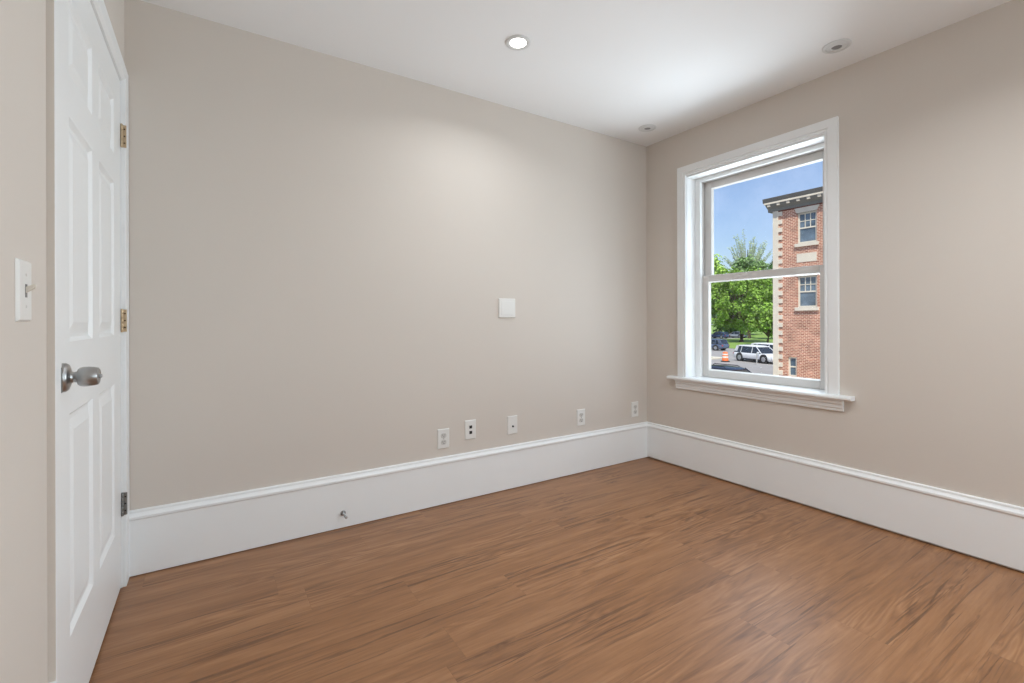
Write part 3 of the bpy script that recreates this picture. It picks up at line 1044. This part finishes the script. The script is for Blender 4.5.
make_car('white_suv', (45.3, 25.65, GZ), math.atan2(-0.95, -0.30), M['car_white'], 'white estate car parked side-on beside the orange barrel', L=5.0, Hh=1.62, wb=3.1, wr=0.39, Wd=1.9)
make_car('white_pickup', (48.7, 25.9, GZ), math.atan2(-0.97, -0.22), M['car_white'], 'white vehicle mostly hidden behind the white estate car and brick building', L=5.2, Hh=1.72, wb=3.2, wr=0.4, Wd=1.95)
make_car('slate_hatchback', (58.6, 40.1, GZ), R(92), M['car_slate'], 'slate blue car with red tail lamps on the far side of the road', L=4.7, Hh=1.55)
make_car('dark_blue_car', (23.2, 14.45, GZ), R(-91), M['car_navy'], 'dark navy car with roof rails just under the window', L=4.5, Hh=1.62, rails=True)
make_car('blue_sedan', (97.7, 64.8, GZ), R(90), M['car_blue'], 'far blue car in the shade under the big tree', L=4.6, Hh=1.5)
make_car('silver_sedan', (103.5, 64.0, GZ), R(90), M['car_silver'], 'far silver car half hidden by the tree trunk', L=4.6, Hh=1.5)

# ------------------------------------------------------------------ traffic barrel and post
t = empty('traffic_barrel', (43.0, 27.75, GZ))
tag(t, 'orange and white striped traffic barrel on the street', 'traffic barrel')
MB().lathe([(0.42, 0.0), (0.42, 0.08), (0.32, 0.10)], 28).build('base', M['rubber'], t)
MB().lathe([(0.30, 0.08), (0.29, 0.34), (0.275, 0.36), (0.265, 0.62), (0.25, 0.64), (0.24, 0.86), (0.19, 0.95), (0.10, 0.98)], 28).build('drum', M['orange'], t)
for (z0, z1, r0, r1) in ((0.40, 0.54, 0.278, 0.274), (0.68, 0.80, 0.254, 0.250)):
    MB().lathe([(r0 + 0.004, z0), (r1 + 0.004, z1)], 28).build('reflective_band', M['reflect'], t)
t = empty('street_post', (42.2, 24.1, GZ))
tag(t, 'thin grey post standing in front of the white estate car', 'post')
MB().lathe([(0.14, 0.0), (0.14, 0.04), (0.06, 0.06)], 16).build('base', M['post_grey'], t)
MB().lathe([(0.055, 0.04), (0.05, 1.05), (0.03, 1.10)], 16).build('shaft', M['post_grey'], t)

# ------------------------------------------------------------------ trees


def rand_unit(rng):
    while True:
        v = Vector((rng.uniform(-1, 1), rng.uniform(-1, 1), rng.uniform(-1, 1)))
        if 0.05 < v.length < 1:
            return v.normalized()


def make_tree(name, loc, label, leafm, seed, trunk_h, crown_c, crown_r, crown_h, clumps, per, leaf, trunk_r=0.35, clump_r=1.3, feathery=False, bark='bark'):
    rng = random.Random(seed)
    t = empty(name, loc)
    tag(t, label, 'tree', 'trees beyond the car park')
    tr = MB()
    top = Vector((rng.uniform(-.3, .3), rng.uniform(-.3, .3), trunk_h))
    tr.tube([(0, 0, -0.1), (0.05, 0.02, trunk_h * 0.5), top, (0.2, 0.1, crown_c + crown_h * 0.3)], [trunk_r * 1.25, trunk_r, trunk_r * 0.85, trunk_r * 0.25], 12)
    tr.build('trunk', M[bark], t)
    lf, br = MB(), MB()
    centres = []
    for i in range(clumps):
        d = rand_unit(rng)
        q = rng.uniform(0.45, 1.0)
        c = Vector((d.x * crown_r * q, d.y * crown_r * q, crown_c + d.z * crown_h * q))
        centres.append(c)
        if feathery or i % 3 == 0:
            base = Vector((0, 0, trunk_h + (0.0 if not feathery else rng.uniform(-1, 3))))
            mid = base.lerp(c, 0.5) + Vector((0, 0, 0.12 * (c - base).length))
            br.tube([base, mid, c], [trunk_r * 0.42, trunk_r * 0.22, trunk_r * 0.07], 6)
    if br.v:
        br.build('branch', M[bark if not feathery else 'twig'], t)
    for c in centres:
        cr = clump_r * rng.uniform(0.7, 1.25)
        if feathery:
            base = Vector((0, 0, trunk_h + 1.0))
            for k in range(per):
                f = rng.uniform(0.45, 1.05)
                p = base.lerp(c, f) + Vector((0, 0, 0.48 * f * (1 - f) * (c - base).length)) + rand_unit(rng) * rng.uniform(0.05, 0.5)
                q = rand_unit(rng).to_track_quat('Z', 'Y')
                s = leaf * rng.uniform(0.6, 1.3)
                lf.add([p + q @ Vector(v) for v in ((-s * .5, 0, -s * .08), (0, -s * .3, s * .05), (s * .5, 0, -s * .10), (0, s * .3, s * .05))], [(0, 1, 2), (0, 2, 3)])
            continue
        for k in range(per):
            d = rand_unit(rng)
            p = c + d * cr * (rng.random() ** 0.4) * (1.0 if not feathery else 1.0)
            n = (d + rand_unit(rng) * 0.7 + Vector((0, 0, 0.5))).normalized()
            q = n.to_track_quat('Z', 'Y') @ Matrix.Rotation(rng.uniform(0, 6.28), 3, 'Z').to_quaternion()
            s = leaf * rng.uniform(0.6, 1.3)
            vs = [p + q @ Vector(v) for v in ((-s * .5, 0, -s * .08), (0, -s * .34, s * .05), (s * .5, 0, -s * .10), (0, s * .34, s * .05))]
            lf.add(vs, [(0, 1, 2), (0, 2, 3)])
    lf.build('foliage', leafm, t, fix=False)
    return t


make_tree('shade_tree', (83.4, 50.5, GZ), 'big bright green leafy tree with dark trunk behind the parked cars', M['leaf_mid'], 3, 3.2, 8.4, 7.6, 6.2, 120, 110, 0.48, 0.42, 1.25)
make_tree('feathery_tree', (119, 70.3, GZ), 'tall pale feathery tree with upright grey branches rising behind the others', M['leaf_pale'], 8, 9.0, 20.5, 6.6, 7.2, 110, 75, 0.33, 0.40, 1.3, feathery=True)
make_tree('light_green_tree', (90.8, 62.2, GZ), 'light yellow-green tree at the edge of the pane beside the feathery tree', M['leaf_light'], 12, 4.0, 13.2, 3.8, 4.6, 60, 80, 0.55, 0.3, 1.1)
make_tree('dark_tree', (98.6, 50.9, GZ), 'dark green tree next to the stone corner of the brick building', M['leaf_dark'], 15, 4.0, 11.8, 3.8, 6.0, 70, 80, 0.7, 0.35, 1.3)
make_tree('round_tree', (101.5, 59.6, GZ), 'round olive green treetop just above the window rail', M['leaf_olive'], 21, 5.0, 13.8, 3.5, 4.4, 60, 80, 0.55, 0.3, 1.1)
make_tree('woodland_tree', (113, 94, GZ), 'dark woodland tree far back behind the light yellow-green tree', M['leaf_dark'], 31, 2.0, 6.6, 7.6, 6.6, 80, 80, 0.9, 0.4, 1.8)
make_tree('woodland_tree', (126, 78, GZ), 'dark woodland tree far back behind the big leafy tree', M['leaf_dark'], 32, 2.0, 6.6, 7.6, 6.6, 80, 80, 0.9, 0.4, 1.8)
make_tree('woodland_tree', (138, 62, GZ), 'dark woodland tree far back behind the dark green tree', M['leaf_dark'], 33, 2.0, 6.6, 7.6, 6.6, 80, 80, 0.9, 0.4, 1.8)
make_tree('low_leafy_tree', (75.5, 41.3, GZ), 'low leafy green tree hanging over the lawn beside the stone building corner', M['leaf_mid'], 41, 1.6, 4.6, 2.9, 2.7, 50, 60, 0.5, 0.18, 0.9)
